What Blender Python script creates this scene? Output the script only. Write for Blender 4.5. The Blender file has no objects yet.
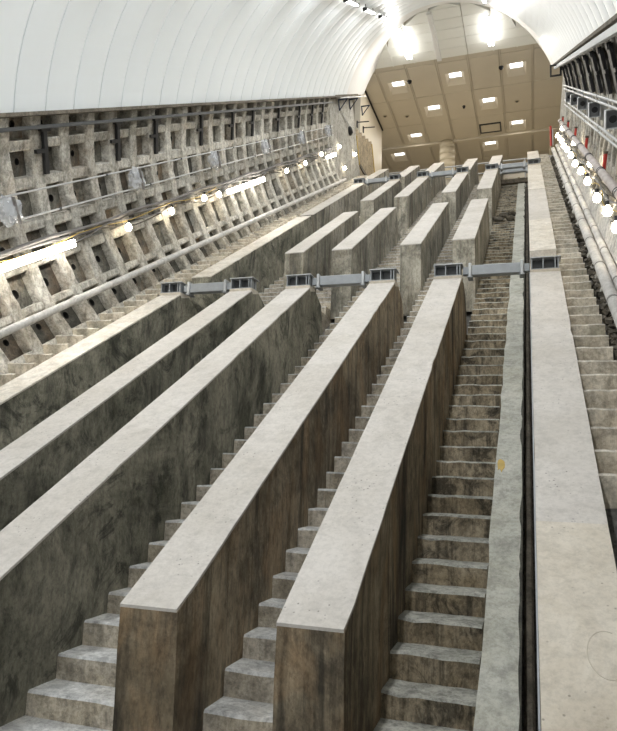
import bpy, bmesh, math, random
from mathutils import Matrix, Vector, noise
random.seed(7)
C = bpy.context.scene.collection
scene = bpy.context.scene
TH = math.radians(30.0)              # slope of the escalator shaft
ZC = 8.0                             # height of the viewpoint in the world
c30, s30 = math.cos(TH), math.sin(TH)
INC = Matrix.Translation((0, 0, ZC)) @ Matrix.Rotation(TH, 4, 'X')

# ------------------------------------------------------------------ camera
def make_camera():
    yaw, pitch, roll = math.radians(18.441), math.radians(8.433), math.radians(1.645)
    f = Vector((-math.sin(yaw) * math.cos(pitch), math.cos(yaw) * math.cos(pitch), math.sin(pitch)))
    r = Vector((math.cos(yaw), math.sin(yaw), 0)); u = r.cross(f)
    r2 = math.cos(roll) * r + math.sin(roll) * u; u2 = -math.sin(roll) * r + math.cos(roll) * u
    cam = bpy.data.objects.new('camera', bpy.data.cameras.new('camera'))
    m = Matrix.Identity(4)
    for i in range(3):
        m[i][0], m[i][1], m[i][2] = r2[i], u2[i], -f[i]
    m.translation = (0, 0, ZC)
    cam.matrix_world = m
    cam.data.sensor_fit = 'VERTICAL'; cam.data.sensor_height = 24.0
    cam.data.lens = 676.64 / 731.0 * 24.0
    cam.data.clip_end = 300
    C.objects.link(cam); scene.camera = cam
make_camera()

# ------------------------------------------------------------------ world and exposure
w = bpy.data.worlds.new('world'); scene.world = w; w.use_nodes = True
w.node_tree.nodes['Background'].inputs[0].default_value = (0.9, 0.95, 1.0, 1)
w.node_tree.nodes['Background'].inputs[1].default_value = 0.34
vs = scene.view_settings
vs.view_transform = 'Standard'; vs.look = 'None'; vs.gamma = 1.0; vs.use_curve_mapping = False
vs.exposure = 0.0
TUBE_POWER = 45.0        # each crown batten
BULB_POWER = 34.0
HALL_POWER = 46.0
HALL_TUBE_POWER = 80.0

# ------------------------------------------------------------------ materials
MATS = {}
def new_mat(name):
    m = bpy.data.materials.new(name); m.use_nodes = True
    nt = m.node_tree; b = nt.nodes['Principled BSDF']; MATS[name] = m
    return m, nt, b
def nn(nt, t, **kw):
    n = nt.nodes.new(t)
    for k, v in kw.items():
        setattr(n, k, v)
    return n
def ramp(nt, src, stops):
    r = nn(nt, 'ShaderNodeValToRGB'); e = r.color_ramp.elements
    while len(e) < len(stops): e.new(0.5)
    for el, (p, c) in zip(e, stops):
        el.position = p; el.color = (c[0], c[1], c[2], 1) if not isinstance(c, (int, float)) else (c, c, c, 1)
    nt.links.new(src, r.inputs[0]); return r.outputs[0]
def noise_tex(nt, vec, scale, detail=5, rough=0.6, distort=0.0):
    n = nn(nt, 'ShaderNodeTexNoise')
    n.inputs['Scale'].default_value = scale; n.inputs['Detail'].default_value = detail
    n.inputs['Roughness'].default_value = rough; n.inputs['Distortion'].default_value = distort
    nt.links.new(vec, n.inputs['Vector']); return n.outputs['Fac']
def mapping(nt, vec, scale):
    m = nn(nt, 'ShaderNodeMapping'); m.inputs['Scale'].default_value = scale
    nt.links.new(vec, m.inputs['Vector']); return m.outputs[0]
def mix(nt, a, b, fac, mode='MIX'):
    m = nn(nt, 'ShaderNodeMix', data_type='RGBA', blend_type=mode)
    for sock, v in ((m.inputs['Factor'], fac), (m.inputs['A'], a), (m.inputs['B'], b)):
        if hasattr(v, 'is_output'): nt.links.new(v, sock)
        elif isinstance(v, (int, float)): sock.default_value = v
        else: sock.default_value = (v[0], v[1], v[2], 1)
    return m.outputs['Result']
def plain(name, col, rough=0.5, metal=0.0, var=0.12, scale=6.0):
    m, nt, b = new_mat(name)
    g = nn(nt, 'ShaderNodeNewGeometry')
    f = noise_tex(nt, g.outputs['Position'], scale, 4)
    k = ramp(nt, f, ((0.3, tuple(x * (1 - var) for x in col)), (0.7, tuple(min(1, x * (1 + var)) for x in col))))
    nt.links.new(k, b.inputs['Base Color'])
    b.inputs['Roughness'].default_value = rough; b.inputs['Metallic'].default_value = metal
    return m
def emit(name, col, strength):
    m, nt, b = new_mat(name)
    b.inputs['Base Color'].default_value = (0.8, 0.8, 0.8, 1)
    b.inputs['Emission Color'].default_value = (*col, 1); b.inputs['Emission Strength'].default_value = strength
    return m
def concrete(name, base, light, dark, dark_amt=0.5, streak=0.5, scale=1.0, bump=0.25, tint=None, tint_amt=0.0, pits=0.0, rnd=0.0, patch=0.5, runs=0.0, swirl=0.25, grit=0.55, zs=1.0):
    """aged concrete: cloudy tone, vertical run-off streaks, dark stains, pits"""
    m, nt, b = new_mat(name)
    g = nn(nt, 'ShaderNodeNewGeometry'); pos = g.outputs['Position']
    n1 = noise_tex(nt, pos, 0.9 * scale, 10, 0.72, swirl)
    col = ramp(nt, n1, ((0.40, base), (0.60, light)))
    n2 = noise_tex(nt, pos, 1.9 * scale, 10, 0.74, swirl * 3)
    pm = ramp(nt, n2, ((0.50, 0.0), (0.60, 1.0)))
    col = mix(nt, col, mix(nt, col, dark, patch), mix(nt, (0, 0, 0), pm, dark_amt))
    n3 = noise_tex(nt, mapping(nt, pos, (7 * scale, 7 * scale, 0.45 * scale)), 1.0, 9, 0.7, 0.1)
    sm = ramp(nt, n3, ((0.50, 0.0), (0.64, 1.0)))
    col = mix(nt, col, dark, mix(nt, (0, 0, 0), sm, streak))
    if runs:
        n6 = noise_tex(nt, mapping(nt, pos, (1.1, 1.1, 0.16)), 1.0, 5, 0.65, 0.35)
        col = mix(nt, col, tuple(x * .35 for x in dark), mix(nt, (0, 0, 0), ramp(nt, n6, ((0.56, 0.0), (0.63, 1.0))), runs))
    if tint:
        n5 = noise_tex(nt, mapping(nt, pos, (1.3, 1.3, 0.7)), 1.3, 4, 0.6, 0.8)
        col = mix(nt, col, tint, mix(nt, (0, 0, 0), ramp(nt, n5, ((0.48, 0.0), (0.66, 1.0))), tint_amt))
    n4 = noise_tex(nt, mapping(nt, pos, (1, 1, .3 + .7 * zs)), 24, 8, 0.8)
    col = mix(nt, col, ramp(nt, n4, ((0.40, 0.25), (0.54, 1.0))), grit, 'MULTIPLY')
    n7 = noise_tex(nt, mapping(nt, pos, (1, 1, zs)), 6.5, 8, 0.75, .3)
    col = mix(nt, col, ramp(nt, n7, ((0.40, 0.25), (0.53, 1.0))), grit, 'MULTIPLY')
    if pits:
        v = nn(nt, 'ShaderNodeTexVoronoi'); v.inputs['Scale'].default_value = 22
        nt.links.new(pos, v.inputs['Vector'])
        pv = ramp(nt, v.outputs['Distance'], ((0.10, 0.35), (0.2, 1.0)))
        pn = ramp(nt, noise_tex(nt, pos, 3.5, 3), ((0.5, 0.0), (0.62, 1.0)))
        col = mix(nt, col, mix(nt, col, pv, 1.0, 'MULTIPLY'), mix(nt, (0, 0, 0), pn, pits))
    if rnd:
        oi = nn(nt, 'ShaderNodeObjectInfo')
        col = mix(nt, col, ramp(nt, oi.outputs['Random'], ((0.0, 1 - rnd), (1.0, 1.0))), 1.0, 'MULTIPLY')
    nt.links.new(col, b.inputs['Base Color'])
    b.inputs['Roughness'].default_value = 0.9
    bp = nn(nt, 'ShaderNodeBump'); bp.inputs['Strength'].default_value = bump; bp.inputs['Distance'].default_value = 0.03
    hmix = nn(nt, 'ShaderNodeMath', operation='ADD'); nt.links.new(n4, hmix.inputs[0]); nt.links.new(n1, hmix.inputs[1])
    nt.links.new(hmix.outputs[0], bp.inputs['Height']); nt.links.new(bp.outputs[0], b.inputs['Normal'])
    return m

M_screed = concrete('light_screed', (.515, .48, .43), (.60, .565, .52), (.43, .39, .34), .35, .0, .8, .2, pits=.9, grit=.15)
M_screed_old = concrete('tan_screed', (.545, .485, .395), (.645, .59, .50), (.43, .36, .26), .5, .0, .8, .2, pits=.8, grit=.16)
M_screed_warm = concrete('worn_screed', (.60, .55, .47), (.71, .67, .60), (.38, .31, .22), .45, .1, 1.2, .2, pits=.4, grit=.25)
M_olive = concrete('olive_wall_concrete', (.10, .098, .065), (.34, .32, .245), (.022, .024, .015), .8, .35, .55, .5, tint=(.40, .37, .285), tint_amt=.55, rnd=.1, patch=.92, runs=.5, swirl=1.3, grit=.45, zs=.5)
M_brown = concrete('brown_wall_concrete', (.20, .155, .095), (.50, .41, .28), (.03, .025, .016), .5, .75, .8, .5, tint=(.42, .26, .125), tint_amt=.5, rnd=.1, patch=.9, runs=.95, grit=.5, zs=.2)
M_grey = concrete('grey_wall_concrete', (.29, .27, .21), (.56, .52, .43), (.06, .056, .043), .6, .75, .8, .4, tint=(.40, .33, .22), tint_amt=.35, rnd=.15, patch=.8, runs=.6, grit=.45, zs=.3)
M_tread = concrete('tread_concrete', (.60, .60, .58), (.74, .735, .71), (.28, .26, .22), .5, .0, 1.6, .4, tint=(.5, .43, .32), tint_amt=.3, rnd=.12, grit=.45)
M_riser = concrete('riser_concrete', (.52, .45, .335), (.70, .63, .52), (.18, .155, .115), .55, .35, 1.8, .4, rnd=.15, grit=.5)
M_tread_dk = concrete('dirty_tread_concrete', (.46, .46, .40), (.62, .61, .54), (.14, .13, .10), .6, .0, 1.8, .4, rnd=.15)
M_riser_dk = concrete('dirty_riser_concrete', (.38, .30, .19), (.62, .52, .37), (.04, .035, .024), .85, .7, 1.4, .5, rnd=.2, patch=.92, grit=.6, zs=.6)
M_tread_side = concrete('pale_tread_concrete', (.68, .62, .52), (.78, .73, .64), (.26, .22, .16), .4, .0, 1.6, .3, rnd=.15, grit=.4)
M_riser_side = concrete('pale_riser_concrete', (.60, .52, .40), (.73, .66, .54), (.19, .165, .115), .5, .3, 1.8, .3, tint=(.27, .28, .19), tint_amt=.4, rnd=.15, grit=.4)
M_ledge = concrete('ledge_concrete', (.40, .40, .345), (.53, .525, .465), (.12, .115, .09), .5, .0, 1.3, .35, tint=(.44, .42, .33), tint_amt=.4, patch=.6, grit=.3)
M_floor = concrete('shaft_floor_concrete', (.10, .095, .085), (.17, .16, .14), (.03, .03, .03), .5, .0, 1.0, .3)
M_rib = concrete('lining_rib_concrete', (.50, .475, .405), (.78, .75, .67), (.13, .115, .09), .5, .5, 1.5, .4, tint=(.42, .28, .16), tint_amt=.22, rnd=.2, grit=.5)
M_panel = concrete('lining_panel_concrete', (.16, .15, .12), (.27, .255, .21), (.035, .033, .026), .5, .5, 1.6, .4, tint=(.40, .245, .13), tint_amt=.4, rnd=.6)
M_hole = plain('grout_hole_black', (.012, .011, .01), .9)
M_white = plain('white_cladding_enamel', (.84, .88, .895), .38, 0, .015, 1.0)
M_whitesmooth = plain('white_vault_paint', (.80, .79, .765), .55, 0, .02, 1.0)
M_vault = plain('cream_vault_board', (.82, .82, .765), .5, 0, .02, 1.0)
M_beige = plain('beige_ceiling_panel', (.58, .52, .415), .45, 0, .03, .8)
M_beige_d = plain('beige_joint', (.50, .43, .32), .7, 0, .05)
M_hallwall = plain('beige_wall_panel', (.60, .54, .43), .5, 0, .03, .8)
M_column = plain('beige_column_tile', (.50, .44, .33), .4, 0, .04, 2.0)
M_pier = concrete('pier_concrete', (.42, .40, .35), (.56, .54, .48), (.2, .19, .16), .4, .5, 1.0, .25)
M_brownpanel = concrete('stained_panel', (.36, .29, .18), (.46, .38, .26), (.15, .10, .06), .4, .3, 1.0, .15)
M_steel = plain('grey_painted_steel', (.27, .285, .295), .45, .2, .12)
M_steel_l = plain('pale_galvanised_steel', (.42, .43, .43), .45, .3, .1)
M_steel_d = plain('dark_steel', (.055, .057, .057), .5, .4, .2)
M_pipe = concrete('painted_pipe', (.50, .485, .455), (.62, .60, .57), (.26, .23, .19), .4, .0, 2.5, .15, grit=.2)
M_pipe_pk = concrete('dusty_pipe', (.48, .43, .40), (.58, .53, .50), (.3, .25, .22), .35, .0, 2.5, .15, grit=.2)
M_black = plain('black_metal', (.012, .012, .013), .5, .2)
M_navy = plain('navy_painted_metal', (.02, .03, .06), .5, .2)
M_rail = plain('pale_conduit', (.48, .48, .47), .45, .2, .1)
M_board = concrete('grey_cable_board', (.50, .48, .44), (.62, .60, .56), (.35, .32, .27), .3, .2, 1.2, .1)
M_cable = plain('grey_cable', (.16, .15, .14), .7, 0, .25)
M_yellow = plain('yellow_paint', (.45, .31, .06), .6, 0, .2)
M_red = plain('red_paint', (.42, .03, .02), .5, 0, .2)
M_trim = concrete('brown_edge_timber', (.13, .11, .08), (.22, .19, .145), (.06, .05, .04), .5, .2, 2.0, .3)
M_gravel = concrete('dark_rubble', (.08, .07, .05), (.17, .145, .11), (.03, .025, .02), .5, .0, 3.0, .4)
M_wrap = plain('cloudy_plastic_film', (.55, .56, .57), .25, 0, .3, 12.0)
M_box = plain('grey_speaker_box', (.50, .51, .52), .5, 0, .15)
M_chalk = plain('scrawl_grey', (.52, .47, .385), .9)
M_grime = concrete('black_grime', (.035, .033, .025), (.09, .085, .065), (.015, .015, .012), .5, .0, 3.0, .3)
M_tube = emit('lit_tube', (1.0, .99, .97), 7.0)
M_bulb = emit('lit_bulb', (1.0, .88, .68), 40.0)
M_diff = emit('lit_diffuser', (1.0, .97, .92), 4.0)
M_walltube = emit('lit_wall_tube', (1.0, .95, .86), 30.0)
M_halltube = emit('lit_portal_tube', (1.0, .99, .97), 22.0)
M_fix = plain('white_fixture', (.6, .6, .6), .5)

# ------------------------------------------------------------------ mesh helpers
class MB:
    def __init__(self): self.v = []; self.f = []; self.mi = []
    def add(self, vs, fs, mi=0):
        o = len(self.v); self.v += [tuple(p) for p in vs]
        for q in fs: self.f.append(tuple(o + i for i in q)); self.mi.append(mi)
        return self
    def box(self, x0, x1, y0, y1, z0, z1, mat=None, mi=0):
        p = [Vector((x, y, z)) for z in (z0, z1) for y in (y0, y1) for x in (x0, x1)]
        if mat is not None: p = [mat @ q for q in p]
        return self.add(p, [(0, 2, 3, 1), (4, 5, 7, 6), (0, 1, 5, 4), (2, 6, 7, 3), (0, 4, 6, 2), (1, 3, 7, 5)], mi)
    def prism_x(self, prof, x0, x1, mi=0):          # profile in (y, z), extruded along x
        n = len(prof)
        p = [(x0, a, b) for a, b in prof] + [(x1, a, b) for a, b in prof]
        fs = [tuple(range(n - 1, -1, -1)), tuple(range(n, 2 * n))]
        fs += [(i, (i + 1) % n, n + (i + 1) % n, n + i) for i in range(n)]
        return self.add(p, fs, mi)
    def tube(self, pts, r, seg=8, mi=0, caps=True):
        pts = [Vector(p) for p in pts]; rings = []
        for i, p in enumerate(pts):
            d = (pts[min(i + 1, len(pts) - 1)] - pts[max(i - 1, 0)]).normalized()
            a = d.cross(Vector((0, 0, 1)))
            if a.length < 1e-3: a = d.cross(Vector((1, 0, 0)))
            a.normalize(); b = d.cross(a)
            rr = r[i] if isinstance(r, (list, tuple)) else r
            rings.append([p + rr * (math.cos(2 * math.pi * k / seg) * a + math.sin(2 * math.pi * k / seg) * b) for k in range(seg)])
        vs = [q for ring in rings for q in ring]; fs = []
        for i in range(len(pts) - 1):
            for k in range(seg):
                a0 = i * seg + k; a1 = i * seg + (k + 1) % seg
                fs.append((a0, a1, a1 + seg, a0 + seg))
        if caps:
            fs.append(tuple(range(seg - 1, -1, -1))); fs.append(tuple((len(pts) - 1) * seg + k for k in range(seg)))
        return self.add(vs, fs, mi)
    def mesh(self, name, mats, bevel=0.0, smooth=False, seg=1):
        me = bpy.data.meshes.new(name); me.from_pydata(self.v, [], self.f)
        if not isinstance(mats, (list, tuple)): mats = [mats]
        for m in mats: me.materials.append(m)
        for p, i in zip(me.polygons, self.mi): p.material_index = i
        bm = bmesh.new(); bm.from_mesh(me)
        bmesh.ops.recalc_face_normals(bm, faces=bm.faces)
        if bevel:
            es = [e for e in bm.edges if len(e.link_faces) == 2 and e.calc_face_angle(0) > 0.5]
            bmesh.ops.bevel(bm, geom=es, offset=bevel, segments=seg, affect='EDGES', profile=0.6)
        bm.to_mesh(me); bm.free()
        if smooth:
            for p in me.polygons: p.use_smooth = True
        return me
def link(name, me, parent=None, M=None):
    o = bpy.data.objects.new(name, me); C.objects.link(o)
    if parent is not None: o.parent = parent
    if M is not None: o.matrix_local = M
    return o
def tag(o, label=None, cat=None, group=None, kind=None):
    if label: o['label'] = label
    if cat: o['category'] = cat
    if group: o['group'] = group
    if kind: o['kind'] = kind
    return o
def thing(name, label, cat, M, group=None):
    e = bpy.data.objects.new(name, None); C.objects.link(e); e.matrix_local = M
    e.empty_display_size = 0.1; e['kind'] = 'thing'
    return tag(e, label, cat, group)
def struct(name, me, M=None, label=None):
    o = link(name, me, None, M); o['kind'] = 'structure'
    if label: o['label'] = label
    return o
def inc(x, s, n):                       # frame tilted with the shaft, at a point of it
    return INC @ Matrix.Translation((x, s, n))
def lev(x, s, n):                       # level frame at a point of the shaft
    return Matrix.Translation(INC @ Vector((x, s, n)))
def wpt(x, s, n): return INC @ Vector((x, s, n))
def T(*a): return Matrix.Translation(a)
UP = (s30, c30)                         # vertical, in (s, n)
FW = (c30, -s30)                        # horizontal forward, in (s, n)
ORD = ['first', 'second', 'third', 'fourth', 'fifth', 'sixth', 'seventh', 'eighth', 'ninth', 'tenth', 'eleventh', 'twelfth', 'thirteenth', 'fourteenth']

# ------------------------------------------------------------------ the shaft: cladding, lining, floor
CX, CN, RS = -3.07, -0.94, 4.40
AX = inc(CX, 0, CN)
A_SPR = math.asin((0.62 - CN) / RS)     # springing of the white shell
def arc_pt(r, a, s): return (r * math.cos(a), s, r * math.sin(a))

def make_shell():
    back = MB(); K = 40
    vs = []; fs = []
    angs = [A_SPR + (math.pi - 2 * A_SPR) * k / K for k in range(K + 1)]
    for s in (-6.0, 30.0):
        vs += [arc_pt(RS + 0.12, a, s) for a in angs]
    fs = [(k, k + 1, K + 2 + k, K + 1 + k) for k in range(K)]
    back.add(vs, fs)
    root = struct('ceiling', back.mesh('shell_back', M_whitesmooth, smooth=True), AX, 'white vaulted cladding over the escalator shaft')
    prof = [(0.0, .05), (.012, .05), (.014, .022), (.10, .012), (.22, .004), (.375, .0), (.53, .004), (.65, .012), (.736, .022), (.738, .05), (.75, .05)]
    m = MB(); vs = []
    for ds, dr in prof: vs += [arc_pt(RS + dr, a, ds) for a in angs]
    n = K + 1; fs = []
    for i in range(len(prof) - 1):
        fs += [(i * n + k, i * n + k + 1, (i + 1) * n + k + 1, (i + 1) * n + k) for k in range(K)]
    m.add(vs, fs); me = m.mesh('cladding_panel', M_white)
    for k in range(47):
        link('cladding_panel', me, root, T(0, -5.25 + .75 * k, 0))
    return root
make_shell()

def cut_z(z):  return z
def make_upper_vault():
    """smooth end of the vault: the tilted cylinder runs on until it meets the level ceiling and the portal plane"""
    ZT, YE = 18.45, 28.65
    m = MB(); K = 60; J = 6; vs = []
    for k in range(K + 1):
        a = A_SPR + (math.pi - 2 * A_SPR) * k / K
        n = CN + RS * math.sin(a)
        s_ceiling = (ZT - c30 * n) / s30
        s_portal = (YE + s30 * n) / c30
        se = max(29.9, min(s_ceiling, s_portal))
        for j in range(J + 1):
            s = 29.7 + (se - 29.7) * j / J
            vs.append(arc_pt(RS + .03, a, s))
    fs = [(k * (J + 1) + j, k * (J + 1) + j + 1, (k + 1) * (J + 1) + j + 1, (k + 1) * (J + 1) + j) for k in range(K) for j in range(J)]
    m.add(vs, fs)
    struct('ceiling', m.mesh('vault_end', M_whitesmooth, smooth=True), AX, 'smooth white end of the vault')
    # level boards
    def half(Y):
        n = c30 * ZT - s30 * Y
        q = (RS + .03) ** 2 - (n - CN) ** 2
        return math.sqrt(max(q, 0.0))
    b = MB(); b.box(CX - 3.6, CX + 3.6, 25.0, YE, ZT + .12, ZT + .2)
    root = struct('ceiling', b.mesh('vault_top_back', M_beige_d), T(0, 0, ZC), 'level cream boarding above the portal')
    Y = YE
    rows = []
    while Y > 24.9:
        rows.append((max(Y - .68, 24.9), Y)); Y -= .68
    xs = [CX - 3.6, CX - 2.75, CX - 1.75, CX - .63, CX + .63, CX + 1.75, CX + 2.75, CX + 3.6]
    for y0, y1 in rows:
        for xa, xb in zip(xs, xs[1:]):
            h0, h1 = half(y0), half(y1)
            pts = []
            lo0, hi0 = max(xa, CX - h0), min(xb, CX + h0)
            lo1, hi1 = max(xa, CX - h1), min(xb, CX + h1)
            if hi1 - lo1 < .05: continue
            if hi0 - lo0 < .02: lo0 = hi0 = min(max((lo0 + hi0) / 2, lo1), hi1)
            g = .012
            q = MB()
            P = [(lo0, y0 + g), (hi0, y0 + g), (hi1, y1 - g), (lo1, y1 - g)]
            q.add([(x + (g if i in (0, 3) else -g), y, z) for z in (ZT, ZT + .13) for i, (x, y) in enumerate(P)],
                  [(3, 2, 1, 0), (4, 5, 6, 7), (0, 1, 5, 4), (1, 2, 6, 5), (2, 3, 7, 6), (3, 0, 4, 7)])
            link('ceiling_board', q.mesh('ceiling_board', M_vault), root)
    t = MB(); t.box(CX - .73, CX - .53, 25.3, YE, ZT - .12, ZT + .02)
    tag(link('ceiling_beam', t.mesh('ceiling_beam', M_whitesmooth, .01), root), 'white boxed rib running across the boards')
    for x in (CX - 2.75, CX + 2.75, CX + 1.75, CX - 1.75):
        t = MB(); t.box(x - .03, x + .03, 26.6, YE, ZT - .02, ZT + .02)
        link('cover_strip', t.mesh('cover_strip', M_vault), root)
make_upper_vault()

RIB_A = [21.6, 14.2, 6.95, -1.4, -8.3, -16.7, -24.4]
RIB_W = [1.8, 1.9, 2.1, 2.1, 2.1, 1.5, 1.5]
def basis(side, a, r, s):
    """frame on the lining: X tangent, Y up the slope, Z towards the axis"""
    rad = Vector((side * math.cos(a), 0, math.sin(a))); y = Vector((0, 1, 0)); z = -rad; x = y.cross(z)
    m = Matrix.Identity(4)
    for i in range(3): m[i][0], m[i][1], m[i][2] = x[i], y[i], z[i]
    m.translation = rad * r + Vector((0, s, 0))
    return m
def make_lining(side, name, s_first, s_last, label):
    K = 26; a0, a1 = math.radians(24), math.radians(-26.2)
    m = MB(); vs = []
    for s in (-6.0, 28.4):
        for k in range(K + 1):
            a = a0 + (a1 - a0) * k / K; vs.append((side * 4.93 * math.cos(a), s, 4.93 * math.sin(a)))
    m.add(vs, [(k, k + 1, K + 2 + k, K + 1 + k) for k in range(K)])
    root = struct(name, m.mesh('lining_back', M_panel, smooth=True), AX, label)
    # ring ribs in three slightly different castings
    ribs = []
    for var in range(4):
        rr = random.Random(40 + var + (10 if side > 0 else 0)); m = MB(); vs = []
        for k in range(K + 1):
            a = a0 + (a1 - a0) * k / K
            wob = rr.uniform(-.012, .012); ri = 4.5 + rr.uniform(-.012, .012)
            for (r, ds) in ((4.9, -.15), (ri + .02, -.125 + wob), (ri, -.11 + wob), (ri, .11 + wob), (ri + .02, .125 + wob), (4.9, .15)):
                vs.append((side * r * math.cos(a), ds, r * math.sin(a)))
        fs = [(k * 6 + j, k * 6 + j + 1, k * 6 + j + 7, k * 6 + j + 6) for k in range(K) for j in range(5)]
        m.add(vs, fs); ribs.append(m.mesh('ring_rib', M_rib))
    cross = {}
    pan = []
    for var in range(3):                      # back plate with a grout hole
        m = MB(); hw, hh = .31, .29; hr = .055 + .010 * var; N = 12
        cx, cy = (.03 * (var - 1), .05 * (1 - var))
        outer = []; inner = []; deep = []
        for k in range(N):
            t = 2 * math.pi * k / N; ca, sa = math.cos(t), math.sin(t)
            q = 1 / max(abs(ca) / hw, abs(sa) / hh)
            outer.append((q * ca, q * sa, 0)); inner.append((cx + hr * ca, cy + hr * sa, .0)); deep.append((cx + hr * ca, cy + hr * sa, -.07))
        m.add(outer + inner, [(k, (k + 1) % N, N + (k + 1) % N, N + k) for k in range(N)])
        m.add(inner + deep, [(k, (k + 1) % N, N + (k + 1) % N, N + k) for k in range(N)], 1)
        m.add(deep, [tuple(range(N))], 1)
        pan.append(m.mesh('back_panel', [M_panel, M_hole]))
    s = s_first; i = 0
    rng = random.Random(5 if side < 0 else 9)
    while s <= s_last + .01:
        link('ring_rib', ribs[rng.randrange(4)], root, T(0, s, 0))
        if s + .75 <= s_last + .01:
            for j, (ra, rw) in enumerate(zip(RIB_A, RIB_W)):
                hw = math.radians(rw) * 4.5 / 2
                v = rng.randrange(2); key = (j, v)
                if key not in cross:
                    q = MB(); jig = .012 * v
                    q.prism_x([(-.29, 0), (.29, 0), (.29, .0)], 0, 0) if False else None
                    # tapered section: wide at the root, narrower at the inner face
                    P = []
                    for y in (-.285, .285):
                        P += [(-hw - .04, y, -.36), (hw + .04, y, -.36), (hw + jig, y, -.02), (hw - .015, y, 0), (-hw + .015 - jig, y, 0), (-hw, y, -.02)]
                    q.add(P, [(5, 4, 3, 2, 1, 0), (6, 7, 8, 9, 10, 11)] + [(a, (a + 1) % 6, 6 + (a + 1) % 6, 6 + a) for a in range(6)])
                    cross[key] = q.mesh('cross_rib', M_rib)
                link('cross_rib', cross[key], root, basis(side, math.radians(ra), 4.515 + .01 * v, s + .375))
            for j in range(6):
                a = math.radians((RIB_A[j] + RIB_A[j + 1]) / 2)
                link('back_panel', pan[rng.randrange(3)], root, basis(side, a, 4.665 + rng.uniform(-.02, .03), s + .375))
        s += .75
    return root
make_lining(-1, 'wall_left', 8.1 + .03 - 4 * .75, 27.7, 'ribbed tubbing lining on the left with square cells')
make_lining(1, 'wall_right', 5.13, 27.7, 'ribbed tubbing lining on the right behind pipes')

def make_base():
    m = MB(); m.box(-7.4, 1.3, -6, 31.5, -4.6, -4.25)
    struct('floor', m.mesh('floor', M_floor), INC, 'sloping shaft floor under the stairs')
    for side, nm, x0, x1 in ((-1, 'trim_1', -7.30, -7.12), (1, 'trim_2', .975, 1.15)):
        m = MB(); m.box(x0, x1, -6, 30.4, .565, .625)
        m.box(x0 + (0 if side < 0 else .1), x1 - (.1 if side < 0 else 0), -6, 30.4, .625, .70)
        struct(nm, m.mesh(nm, M_trim, .006), INC, 'brown timber edge under the %s side of the white vault' % ('left' if side < 0 else 'right'))
    # outer fill beneath the side steps
    m = MB(); m.box(-7.75, -6.72, -6, 31.5, -4.3, -3.05)
    struct('floor', m.mesh('left_fill', M_floor), INC, 'solid ground below the left side steps')
    m = MB(); m.box(.47, 1.5, -6, 31.5, -4.3, -3.05)
    struct('floor', m.mesh('right_fill', M_floor), INC, 'solid ground below the right side steps')
make_base()

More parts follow.
